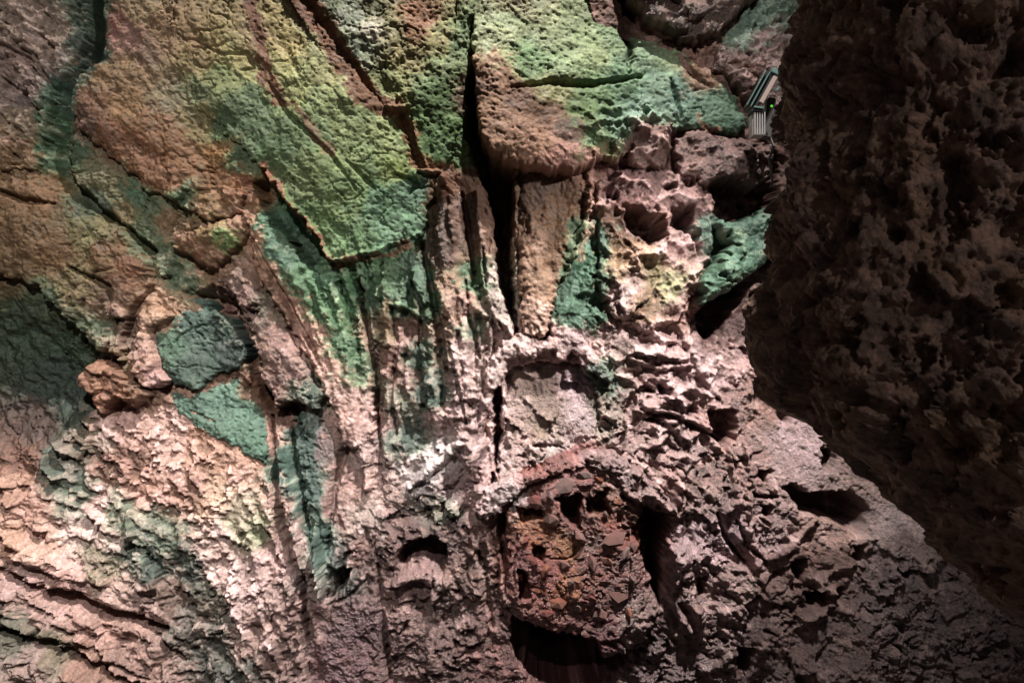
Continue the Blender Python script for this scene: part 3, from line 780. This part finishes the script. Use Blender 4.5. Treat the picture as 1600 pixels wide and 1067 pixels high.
# ------------------------------------------------------------------ rock masses standing out of the wall
# key, name, label, outline, lift, (dome height, dome radius), tilt per 100 units (x, y), material
PIECES = [
    ('green_slab', 'overhanging_slab', 'broad olive green rock slab with an undercut lower edge, left of the pitted green boulder',
     [(240, -90), (455, -90), (480, -5), (520, 62), (560, 122), (598, 160), (628, 195), (640, 240), (655, 272), (688, 285), (690, 304), (668, 322), (668, 348), (655, 370), (600, 397), (545, 407), (520, 414), (500, 372), (470, 338), (440, 298), (412, 264), (385, 240), (345, 200), (290, 150), (245, 90)],
     0.02, (0.05, 60), (0, 0.036), M_ALGAE),
    ('pitted', 'pitted_boulder', 'pitted green boulder with an orange spot, left of the long black fissure',
     [(470, -90), (742, -90), (738, 30), (734, 110), (724, 180), (712, 238), (696, 262), (664, 264), (655, 240), (645, 200), (632, 158), (605, 148), (578, 110), (548, 78), (520, 30), (490, -10)],
     -0.02, (0.05, 60), (0, 0.02), M_ALGAE),
    ('upper_green', 'hanging_boulder', 'big green boulder with a bare brown hanging corner, right of the long black fissure',
     [(738, -90), (930, -90), (950, 15), (1000, 46), (1060, 72), (1110, 108), (1150, 158), (1162, 196), (1142, 216), (1100, 210), (1060, 206), (1030, 210), (1010, 226), (978, 240), (960, 258), (932, 256), (912, 270), (880, 272), (840, 268), (800, 262), (772, 250), (753, 222), (746, 180), (745, 100), (736, 50)],
     0.07, (0.08, 50), (-.02, 0.09), M_ALGAE),
    ('column', 'hourglass_column', 'brown grainy rock column narrowing downward below the hanging boulder',
     [(808, 250), (912, 252), (930, 290), (924, 340), (902, 400), (872, 450), (862, 500), (848, 524), (816, 524), (811, 470), (806, 400), (805, 330)],
     -0.04, (0.2, 60), (0, 0.06), M_DRY),
    ('low_slab', 'pale_slab', 'pale grainy slab standing under the draped fringe above the red rubble',
     [(784, 572), (848, 556), (905, 562), (937, 600), (946, 650), (932, 692), (882, 714), (832, 733), (778, 752), (781, 700), (786, 640)],
     -0.05, (0.05, 50), (0, 0.04), M_WET),
    ('honeycomb', 'honeycomb_rock', 'mauve brown honeycombed rock lump with round black hollows',
     [(935, 285), (985, 260), (1050, 268), (1096, 288), (1112, 320), (1114, 380), (1090, 440), (1064, 500), (1012, 516), (955, 500), (930, 440), (937, 380), (930, 330)],
     0.03, (0.1, 40), (0, 0), M_WET),
    ('knob', 'hanging_rock', 'small brown rock knob hanging between green rock and honeycombed lump',
     [(978, 236), (985, 208), (1010, 198), (1042, 202), (1046, 240), (1040, 266), (1005, 268), (982, 262)],
     .12, (.08, 24), (0, 0), M_WET),
    ('chip', 'broken_rock', 'dark brown broken rock beneath the green boulder and left of the floodlight',
     [(1052, 222), (1085, 205), (1112, 214), (1165, 222), (1200, 232), (1205, 270), (1165, 300), (1120, 280), (1100, 292), (1062, 276), (1050, 250)],
     .08, (.08, 24), (0, 0), M_WET),
    ('tongue', 'green_ledge', 'two lobed bright green rock ledge leaning against the dark pillar',
     [(1090, 472), (1088, 442), (1112, 408), (1128, 388), (1110, 372), (1108, 352), (1150, 350), (1185, 335), (1225, 322), (1225, 398), (1190, 406), (1172, 428), (1140, 448), (1112, 470)],
     0.15, (.12, 24), (0, 0), M_ALGAE),
    ('round', 'round_boulder', 'rounded boulder with pale green top behind the floodlight',
     [(1108, 108), (1128, 62), (1160, 18), (1200, -6), (1290, -60), (1290, 150), (1230, 200), (1200, 180), (1172, 168), (1148, 142)],
     0.02, (0.18, 90), (0, 0), M_WET),
    ('roof', 'roof_rock', 'dark brown ceiling rock above the green boulder along the top edge',
     [(960, -90), (1240, -90), (1190, -2), (1150, 30), (1118, 60), (1085, 72), (1040, 56), (1004, 34), (985, 4)],
     0.1, (.14, 60), (0, -0.02), M_WET),
    ('orange', 'orange_boulder', 'smooth orange brown boulder right of the dark green crevice',
     [(146, 96), (212, 92), (238, 130), (290, 178), (322, 240), (336, 288), (392, 304), (372, 338), (330, 345), (296, 330), (240, 302), (172, 242), (128, 205), (112, 165), (118, 125)],
     0.02, (0.08, 60), (0, 0.02), M_DRY),
    ('left_top', 'grey_pink_rock', 'grey pink rock mass in the top left corner',
     [(-320, -200), (122, -200), (126, 20), (132, 70), (118, 110), (88, 150), (70, 200), (64, 268), (-20, 262), (-320, 250)],
     0.02, (0.04, 60), (0, 0), M_DRY),
    ('left_mid', 'ochre_rock', 'ochre orange rock mass overhanging the dark green hollow on the left',
     [(-320, 262), (-20, 272), (66, 276), (112, 312), (190, 360), (238, 412), (238, 450), (225, 470), (202, 500), (196, 558), (160, 545), (110, 490), (60, 446), (20, 432), (-320, 430)],
     0.05, (0.05, 60), (0, 0.035), M_DRY),
    ('knuckle', 'orange_knuckle', 'knobbly orange rock with a green spot below the orange boulder',
     [(272, 388), (300, 362), (340, 348), (388, 330), (398, 352), (385, 376), (360, 404), (328, 424), (300, 402)],
     0.02, (0.1, 26), (0, 0), M_DRY),
    ('teal_up', 'teal_block', 'dark teal block with white specks, above the paler teal slab',
     [(236, 512), (270, 490), (288, 464), (320, 468), (356, 500), (380, 530), (387, 562), (352, 586), (312, 607), (276, 602), (256, 572), (246, 536)],
     0, (0.03, 14), (0, 0.05), M_ALGAE),
    ('teal_low', 'teal_slab', 'smooth pale teal slab tapering down, below the dark teal block',
     [(258, 606), (300, 616), (346, 592), (376, 562), (396, 590), (413, 640), (421, 700), (416, 727), (370, 702), (320, 672), (280, 648)],
     -0.02, (0.04, 18), (0, 0.02), M_ALGAE),
    ('flake', 'rock_flake', 'pale pink thin rock flake pointing right at the teal block',
     [(226, 500), (240, 478), (272, 492), (262, 502), (240, 512), (248, 540), (258, 575), (276, 594), (250, 606), (226, 604), (216, 570), (222, 530)],
     0.08, (.05, 12), (0, 0.05), M_DRY),
    ('ledge', 'layered_ledge', 'thin layered reddish ledge at the edge of the dark green hollow',
     [(142, 580), (164, 566), (200, 580), (232, 600), (240, 616), (218, 634), (192, 622), (172, 640), (150, 612), (136, 600)],
     0.09, (.06, 14), (0, -0.1), M_DRY),
    ('rib', 'diagonal_rib', 'long pale pink and green rib slanting down from the orange rock',
     [(386, 352), (410, 335), (440, 362), (500, 432), (530, 440), (556, 500), (572, 560), (582, 600), (586, 660), (572, 704), (534, 692), (522, 640), (482, 562), (442, 492), (402, 422)],
     0, (0.12, 40), (0, 0), M_DRY),
    ('dark_rib', 'ragged_rib', 'dark ragged rib with a hanging lower lip, right of the teal slabs',
     [(340, 436), (372, 412), (402, 428), (440, 495), (480, 566), (514, 616), (500, 634), (470, 626), (436, 636), (420, 600), (400, 540), (378, 480)],
     0.02, (0.08, 20), (0, 0.04), M_WET),
    ('rubble', 'rubble_rock', 'rust red rubble rock with embedded stones above the black cavity',
     [(792, 800), (806, 766), (850, 740), (900, 712), (950, 722), (1000, 756), (1004, 800), (990, 830), (1006, 880), (1024, 940), (1020, 985), (985, 1016), (940, 1018), (930, 996), (872, 984), (830, 970), (800, 962), (784, 930), (796, 880)],
     0.03, (0.12, 80), (0, 0), M_WET),
    ('drape', 'draped_lip', 'pale mauve flowstone lip draped over the red rubble',
     [(738, 790), (742, 760), (790, 748), (840, 728), (890, 706), (950, 700), (1000, 730), (1040, 772), (1062, 806), (1044, 800), (1012, 790), (985, 776), (955, 738), (915, 722), (870, 736), (836, 752), (806, 776), (780, 800), (752, 808)],
     0.09, (0.04, 9), (0, 0), M_WET),
    ('fringe', 'scalloped_fringe', 'cream pink flowstone fringe with scalloped lower rim above the pale slab',
     [(766, 604), (768, 560), (785, 530), (812, 517), (835, 526), (850, 536), (870, 522), (895, 520), (930, 545), (962, 590), (948, 602), (915, 568), (893, 554), (884, 566), (872, 565), (862, 551), (851, 551), (832, 563), (815, 557), (797, 563), (787, 585), (778, 612)],
     0.05, (0.05, 10), (0, 0.03), M_WET),
]
REGIONS = [
    ('bank', 'flowstone_bank', 'pale crusted flowstone bank with slanting ledges in the lower left corner',
     [(-320, 745), (-20, 735), (60, 712), (80, 690), (125, 640), (160, 648), (215, 636), (250, 610), (262, 650), (320, 680), (370, 708), (418, 732), (430, 780), (436, 860), (470, 960), (490, 1080), (500, 1330), (-320, 1330)],
     .0, (.05, 60), (0, 0), M_DRY),
    ('curtain', 'fluted_curtain', 'green and pink fluted rock curtain hanging below the olive green slab',
     [(575, 420), (640, 395), (672, 372), (690, 310), (720, 300), (745, 300), (765, 420), (790, 520), (766, 545), (758, 600), (762, 680), (760, 740), (700, 790), (650, 800), (600, 790), (590, 700), (592, 640), (580, 560), (556, 480)],
     .0, (.05, 60), (0, 0), M_WET),
    ('low_mass', 'brown_outcrop', 'dull brown rock outcrop with a dark hole, left of the black cavity at the bottom',
     [(590, 800), (650, 805), (700, 795), (735, 800), (770, 806), (768, 900), (790, 960), (805, 1020), (850, 1070), (880, 1330), (520, 1330), (500, 1060), (520, 940), (545, 900), (580, 860)],
     .0, (.05, 60), (0, 0), M_WET),
    ('slope', 'pitted_slope', 'glistening brown pitted rock slope below the dark pillar',
     [(1062, 812), (1070, 740), (1140, 705), (1190, 640), (1260, 655), (1340, 720), (1440, 810), (1560, 930), (1820, 1100), (1820, 1330), (1000, 1330), (980, 1050), (1030, 980), (1045, 900), (1045, 830)],
     .0, (.05, 60), (0, 0), M_WET),
    ('scallops', 'scalloped_rock', 'pink rock face of small scalloped ledges below the honeycombed lump',
     [(945, 505), (1010, 520), (1064, 504), (1090, 500), (1100, 545), (1160, 540), (1185, 600), (1180, 650), (1135, 700), (1070, 735), (1010, 720), (950, 695), (950, 620), (965, 590), (940, 545)],
     .0, (.05, 60), (0, 0), M_WET),
]
BLEND = {'green_slab', 'orange', 'left_top', 'left_mid', 'pitted', 'bank', 'low_mass', 'slope', 'scallops', 'curtain', 'rib', 'dark_rib', 'knuckle', 'honeycomb', 'fringe', 'rubble'}
REGION_KEYS = {r[0] for r in REGIONS}
PIECES = REGIONS + PIECES
PIECE_SD_POLYS = [(p[0], p[3]) for p in PIECES]

STEP = 1.65
GRID = {}


def dab_select(key):
    """colours of a rock mass come from the dabs on it"""
    s = np.zeros(len(DAB), bool)
    for k, poly in PIECE_SD_POLYS:
        d = poly_sd(DAB_XY[:, 0], DAB_XY[:, 1], poly)
        if k == key:
            s |= d > -6
    return s


def all_piece_dabs():
    s = np.zeros(len(DAB), bool)
    for k, poly in PIECE_SD_POLYS:
        if k in BLEND:
            continue
        s |= poly_sd(DAB_XY[:, 0], DAB_XY[:, 1], poly) > 8
    return s


def build_wall():
    xs = np.arange(-220, 1760, STEP, dtype=np.float32); ys = np.arange(-160, 1230, STEP, dtype=np.float32)
    X, Y = np.meshgrid(xs, ys)
    L = relief(X, Y)
    H, crust = detail(X, Y, 0)
    H = carve(X, Y, H, 'base')
    keep = np.ones(X.shape, bool)
    for k, poly in PIECE_SD_POLYS:
        keep &= poly_sd(X, Y, poly) < 26
    keep &= ~((X > 1600) & (Y < 560))
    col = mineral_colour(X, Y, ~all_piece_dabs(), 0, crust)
    o = sheet('cave_wall', X, Y, lay(X, Y, L, H), keep, col, M_DRY)
    tag(o, 'rough pink and green limestone cave wall', None, None, 'structure')
    return o


def build_piece(spec, i):
    key, name, label, poly, lift, (dh, dr), (tx, ty), mat = spec
    P = np.array(poly, np.float32)
    x0, y0 = P.min(0) - 20; x1, y1 = P.max(0) + 20
    x0, y0 = max(x0, -220), max(y0, -160); x1, y1 = min(x1, 1760), min(y1, 1230)
    xs = np.arange(x0, x1, STEP, dtype=np.float32); ys = np.arange(y0, y1, STEP, dtype=np.float32)
    X, Y = np.meshgrid(xs, ys)
    d = poly_sd(X, Y, poly) + 7.0 * fbm(X, Y, 30, 1001 + i, 3) + 3.0 * fbm(X, Y, 8, 1031 + i, 2)
    L = relief(X, Y)
    q = np.clip(d / dr, 0, 1)
    q2 = np.clip(d / 13, 0, 1)
    sharp = .35 if dr < 50 else .12
    dome = dh * (.5 * np.sqrt(np.clip(1 - (1 - q) ** 2, 0, 1)) + sharp * np.sqrt(np.clip(1 - (1 - q2) ** 2, 0, 1)))
    H, crust = detail(X, Y, i + 1)
    H = H + lift + dome + tx * (X - P[:, 0].mean()) / 100 + ty * (Y - P[:, 1].mean()) / 100
    if key in REGION_KEYS:
        H = carve(X, Y, H, 'base')
    H = carve(X, Y, H, key)
    H = H - .55 * sstep(1.0, -5.0, d)
    keep = d > -7
    s = dab_select(key)
    if key in BLEND:
        s = s | ~all_piece_dabs()
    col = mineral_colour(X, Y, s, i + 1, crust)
    POS = lay(X, Y, L, H)
    GRID[key] = (x0, y0, POS, d)
    o = sheet(name, X, Y, POS, keep, col, mat)
    tag(o, label, 'rock')
    return o


build_wall()
ROCK = {}
for i, sp in enumerate(PIECES):
    ROCK[sp[0]] = build_piece(sp, i)


# ------------------------------------------------------------------ the dark pillar in front, right
def build_pillar():
    edge = np.array([(-640, 1290), (-260, 1290), (-80, 1272), (0, 1258), (60, 1254), (150, 1238), (260, 1230), (340, 1216), (420, 1196), (520, 1186), (575, 1192),
                     (620, 1218), (665, 1268), (720, 1336), (770, 1394), (820, 1440), (880, 1492), (930, 1545), (990, 1640), (1080, 1780), (1200, 1960)], np.float32)
    rows = np.arange(-640, 1190, 3.0, dtype=np.float32)
    xl = np.interp(rows, edge[:, 0], edge[:, 1])
    k = np.ones(9) / 9.0
    xl = np.convolve(np.pad(xl, 4, mode='edge'), k, 'valid')
    th = np.concatenate([np.linspace(-1.0, 2.0, 360), np.linspace(2.1, 2 * math.pi - 1.0, 40)])
    TH, R = np.meshgrid(th, rows)
    XL = np.repeat(xl[:, None], len(th), 1)
    a = 330.0; b = 0.55; w0 = 2.15
    # ellipse section; th=0 faces left, th=pi/2 faces the camera
    cx = XL + a
    PX = cx - a * np.cos(TH)
    W = w0 + b * np.sin(TH)
    S = TH * 330.0 + XL - 1200
    W = W + np.clip((-90 - R) / 400, 0, 2) ** 1.5 * .9 * np.clip(np.sin(TH), 0, 1)  # unseen top flares forward, shaped to shade the pillar's front
    md = fbm(S, R, 26, 1221, 4, .6)
    q1, q2, fa = worley(S + 20 * md, R + 20 * md, 95, 1203, True)
    p1, p2, fb = worley(S + 8 * md, R + 8 * md, 34, 1205, True)
    n = .09 * fbm(S, R, 150, 1201, 3) + .03 * ridged(S, R, 70, 1211, 4, .5) - .03 + .012 * md + .003 * fbm(S, R, 8, 1231, 2) + .04 * fa + .014 * fb
    n -= .07 * sstep(.22, .55, gn(S / 42 + .5 * md, R / 50, 1241)) + .02 * sstep(.28, .5, gn(S / 16, R / 15 + .5 * md, 1251))
    dep = D - w0
    u = (PX - 800) * K * dep; v = (533.5 - R) * K * dep
    nu = -np.cos(TH); nw = np.sin(TH)
    u = u + nu * n; Wn = W + nw * n
    POS = CAM + u[..., None] * RGT + v[..., None] * UPV + (D - Wn)[..., None] * FWD
    c0 = np.array(srgb('907264'), np.float32); c1 = np.array(srgb('5a463e'), np.float32); c2 = np.array(srgb('8c6e56'), np.float32)
    m = sstep(-.3, .4, fbm(S, R, 60, 1261, 6, .75)); m2 = sstep(.1, .6, fbm(S, R, 120, 1271, 4))
    col = c1 * (1 - m[..., None]) + c0 * m[..., None]
    col = col * (1 - .6 * m2[..., None]) + c2 * .6 * m2[..., None]
    o = sheet('rock_pillar', S, R, POS, np.ones(S.shape, bool), col.astype(np.float32), M_PILLAR)
    tag(o, 'huge dark brown rock pillar in the foreground filling the right side', 'rock')


build_pillar()


# ------------------------------------------------------------------ stones embedded in the red rubble
def stone_mesh(rng, name):
    import bmesh
    bm = bmesh.new()
    bmesh.ops.create_icosphere(bm, subdivisions=1, radius=1)
    ax = [rng.uniform(.7, 1.1) for _ in range(3)]
    for v in bm.verts:
        f = rng.uniform(.72, 1.12)
        v.co.x *= f * ax[0]; v.co.y *= f * ax[1]; v.co.z *= f * .42
    me = bpy.data.meshes.new(name); bm.to_mesh(me); bm.free()
    return me


def embed_stones():
    from mathutils import Vector, Euler
    rng = random.Random(7)
    x0, y0, POS, d = GRID['rubble']
    cols = [('maroon', '784640'), ('mauve', '70504a'), ('brown', '7c4c3c'), ('grey', '6a5450'), ('wine', '6c3c36')]
    mats = [rock_material('stone_' + n, .55, .25, .6, 2.0, srgb(h), .6) for n, h in cols]
    meshes = []
    for i in range(15):
        me = stone_mesh(rng, 'stone'); me.materials.append(mats[i % 5]); meshes.append(me)
    hand = [(850, 885, 20), (880, 880, 19), (925, 875, 22), (945, 872, 15), (905, 835, 22), (860, 808, 22), (838, 780, 16), (880, 755, 20), (912, 740, 20), (960, 835, 22),
            (975, 860, 18), (870, 935, 22), (850, 950, 16), (900, 945, 18), (935, 955, 15), (920, 930, 16), (965, 920, 20), (985, 900, 14), (840, 915, 13), (822, 840, 13),
            (830, 868, 12), (945, 800, 14), (965, 780, 12), (890, 905, 13), (980, 950, 15), (955, 975, 13), (830, 800, 12), (935, 745, 14), (860, 770, 13), (990, 830, 12)]
    pts = list(hand)
    while len(pts) < 62:
        pts.append((rng.uniform(805, 1000), rng.uniform(735, 1000), rng.uniform(5, 10)))
    for (px, py, r) in pts:
        ix = int((px - x0) / STEP); iy = int((py - y0) / STEP)
        if not (0 <= ix < d.shape[1] and 0 <= iy < d.shape[0]) or d[iy, ix] < r * .6:
            continue
        o = bpy.data.objects.new('stone', rng.choice(meshes))
        scene.collection.objects.link(o); o.parent = ROCK['rubble']
        o.location = Vector(POS[iy, ix] + FWD * (.0001 * r))
        k = r * K * 4.9
        o.scale = (k, k * rng.uniform(.6, .9), k * .8)
        o.rotation_euler = (math.radians(90) + PITCH + rng.uniform(-.5, .5), rng.uniform(-.5, .5), rng.uniform(0, 6.28))


embed_stones()


# ------------------------------------------------------------------ floodlight fixture beside the pillar
def add_box(name, c, size, rot, mat, parent, bevel=.004):
    import bmesh
    from mathutils import Matrix, Euler
    bm = bmesh.new()
    bmesh.ops.create_cube(bm, size=1)
    for v in bm.verts:
        v.co.x *= size[0]; v.co.y *= size[1]; v.co.z *= size[2]
    if bevel:
        bmesh.ops.bevel(bm, geom=bm.edges[:], offset=bevel, segments=2, affect='EDGES')
    me = bpy.data.meshes.new(name); bm.to_mesh(me); bm.free()
    o = new_obj(name, me, mat, parent)
    o.location = c; o.rotation_euler = rot
    return o


M_BLACK = plain('black_enamel', (.02, .022, .022), .35)
M_ALU = plain('cast_aluminium', (.62, .60, .60), .35, .6)
M_GLASS = plain('lamp_glass', (.30, .24, .22), .12)
M_GREY = plain('grey_bracket', (.10, .10, .10), .4, .4)
M_GREEN = plain('green_indicator', (.1, .6, .05), .3, 0, (.3, 1, .1), .15)
M_CYAN = plain('glass_edge', (.10, .17, .16), .12)


def build_floodlight():
    e = bpy.data.objects.new('floodlight', None)
    scene.collection.objects.link(e)
    base = frame_pos(1178, 222, .02)
    e.location = base
    e.rotation_euler = (PITCH, 0, 0)
    tag(e, 'black floodlight with silver finned heat sink wedged beside the dark pillar', 'floodlight')
    # local axes: x right, z up along the wall, -y out of the wall; one layout unit is U metres
    U = K * 4.98

    def at(px, py, out=0):
        return ((px - 1178) * U, -out, (222 - py) * U)
    t = math.radians(29)
    add_box('housing', at(1181, 150, .06), (15 * U, .14, 62 * U), (0, t, 0), M_BLACK, e, .008)
    for q in (0, 1):
        add_box('glass_plate', at(1171 + 6 * q, 149 + 2 * q, .135), (1.6 * U, .03, 60 * U), (0, t, 0), M_CYAN, e, .002)
    add_box('lens_panel', at(1189, 152, .14), (7 * U, .02, 46 * U), (0, t, 0), M_GLASS, e, .003)
    add_box('end_cap', at(1201, 124, .12), (13 * U, .06, 9 * U), (0, t, 0), M_CYAN, e, .004)
    add_box('bracket', at(1198, 188, .03), (13 * U, .06, 62 * U), (0, math.radians(8), 0), M_GREY, e, .006)
    cv = add_box('ballast_cover', at(1175, 181, .08), (20 * U, .12, 10 * U), (0, math.radians(8), 0), M_BLACK, e, .006)
    add_box('cover_rim', (-1 * U, -.065, 2 * U), (15 * U, .01, 3 * U), (0, 0, 0), M_CYAN, cv, .002)
    hs = add_box('heat_sink', at(1177, 202, .06), (18 * U, .08, 34 * U), (0, 0, 0), M_ALU, e, .003)
    for i in range(5):
        add_box('fin', ((-7.4 + i * 3.7) * U, -.05, 0), (1.5 * U, .05, 34 * U), (0, 0, 0), M_ALU, hs, .001)
    import bmesh
    pts = [at(1200, 214, .03), at(1204, 232, .06), at(1200, 250, .02), at(1207, 268, -.02), at(1212, 290, -.06)]
    bm = bmesh.new(); rings = []
    for p in pts:
        rings.append([bm.verts.new((p[0] + .008 * math.cos(a * math.pi / 3), p[1] + .008 * math.sin(a * math.pi / 3), p[2])) for a in range(6)])
    for r0, r1 in zip(rings[:-1], rings[1:]):
        for a in range(6):
            bm.faces.new((r0[a], r0[(a + 1) % 6], r1[(a + 1) % 6], r1[a]))
    me = bpy.data.meshes.new('cable'); bm.to_mesh(me); bm.free()
    new_obj('cable', me, M_BLACK, e)
    add_box('indicator_light', at(1195, 176, .13), (3.5 * U, .012, 3.5 * U), (0, 0, 0), M_GREEN, e, .003)
    add_box('clip', at(1204, 150, .13), (4 * U, .012, 7 * U), (0, t, 0), M_CYAN, e, .003)  # pale cyan reflection on the fixture, modelled as a small box


build_floodlight()
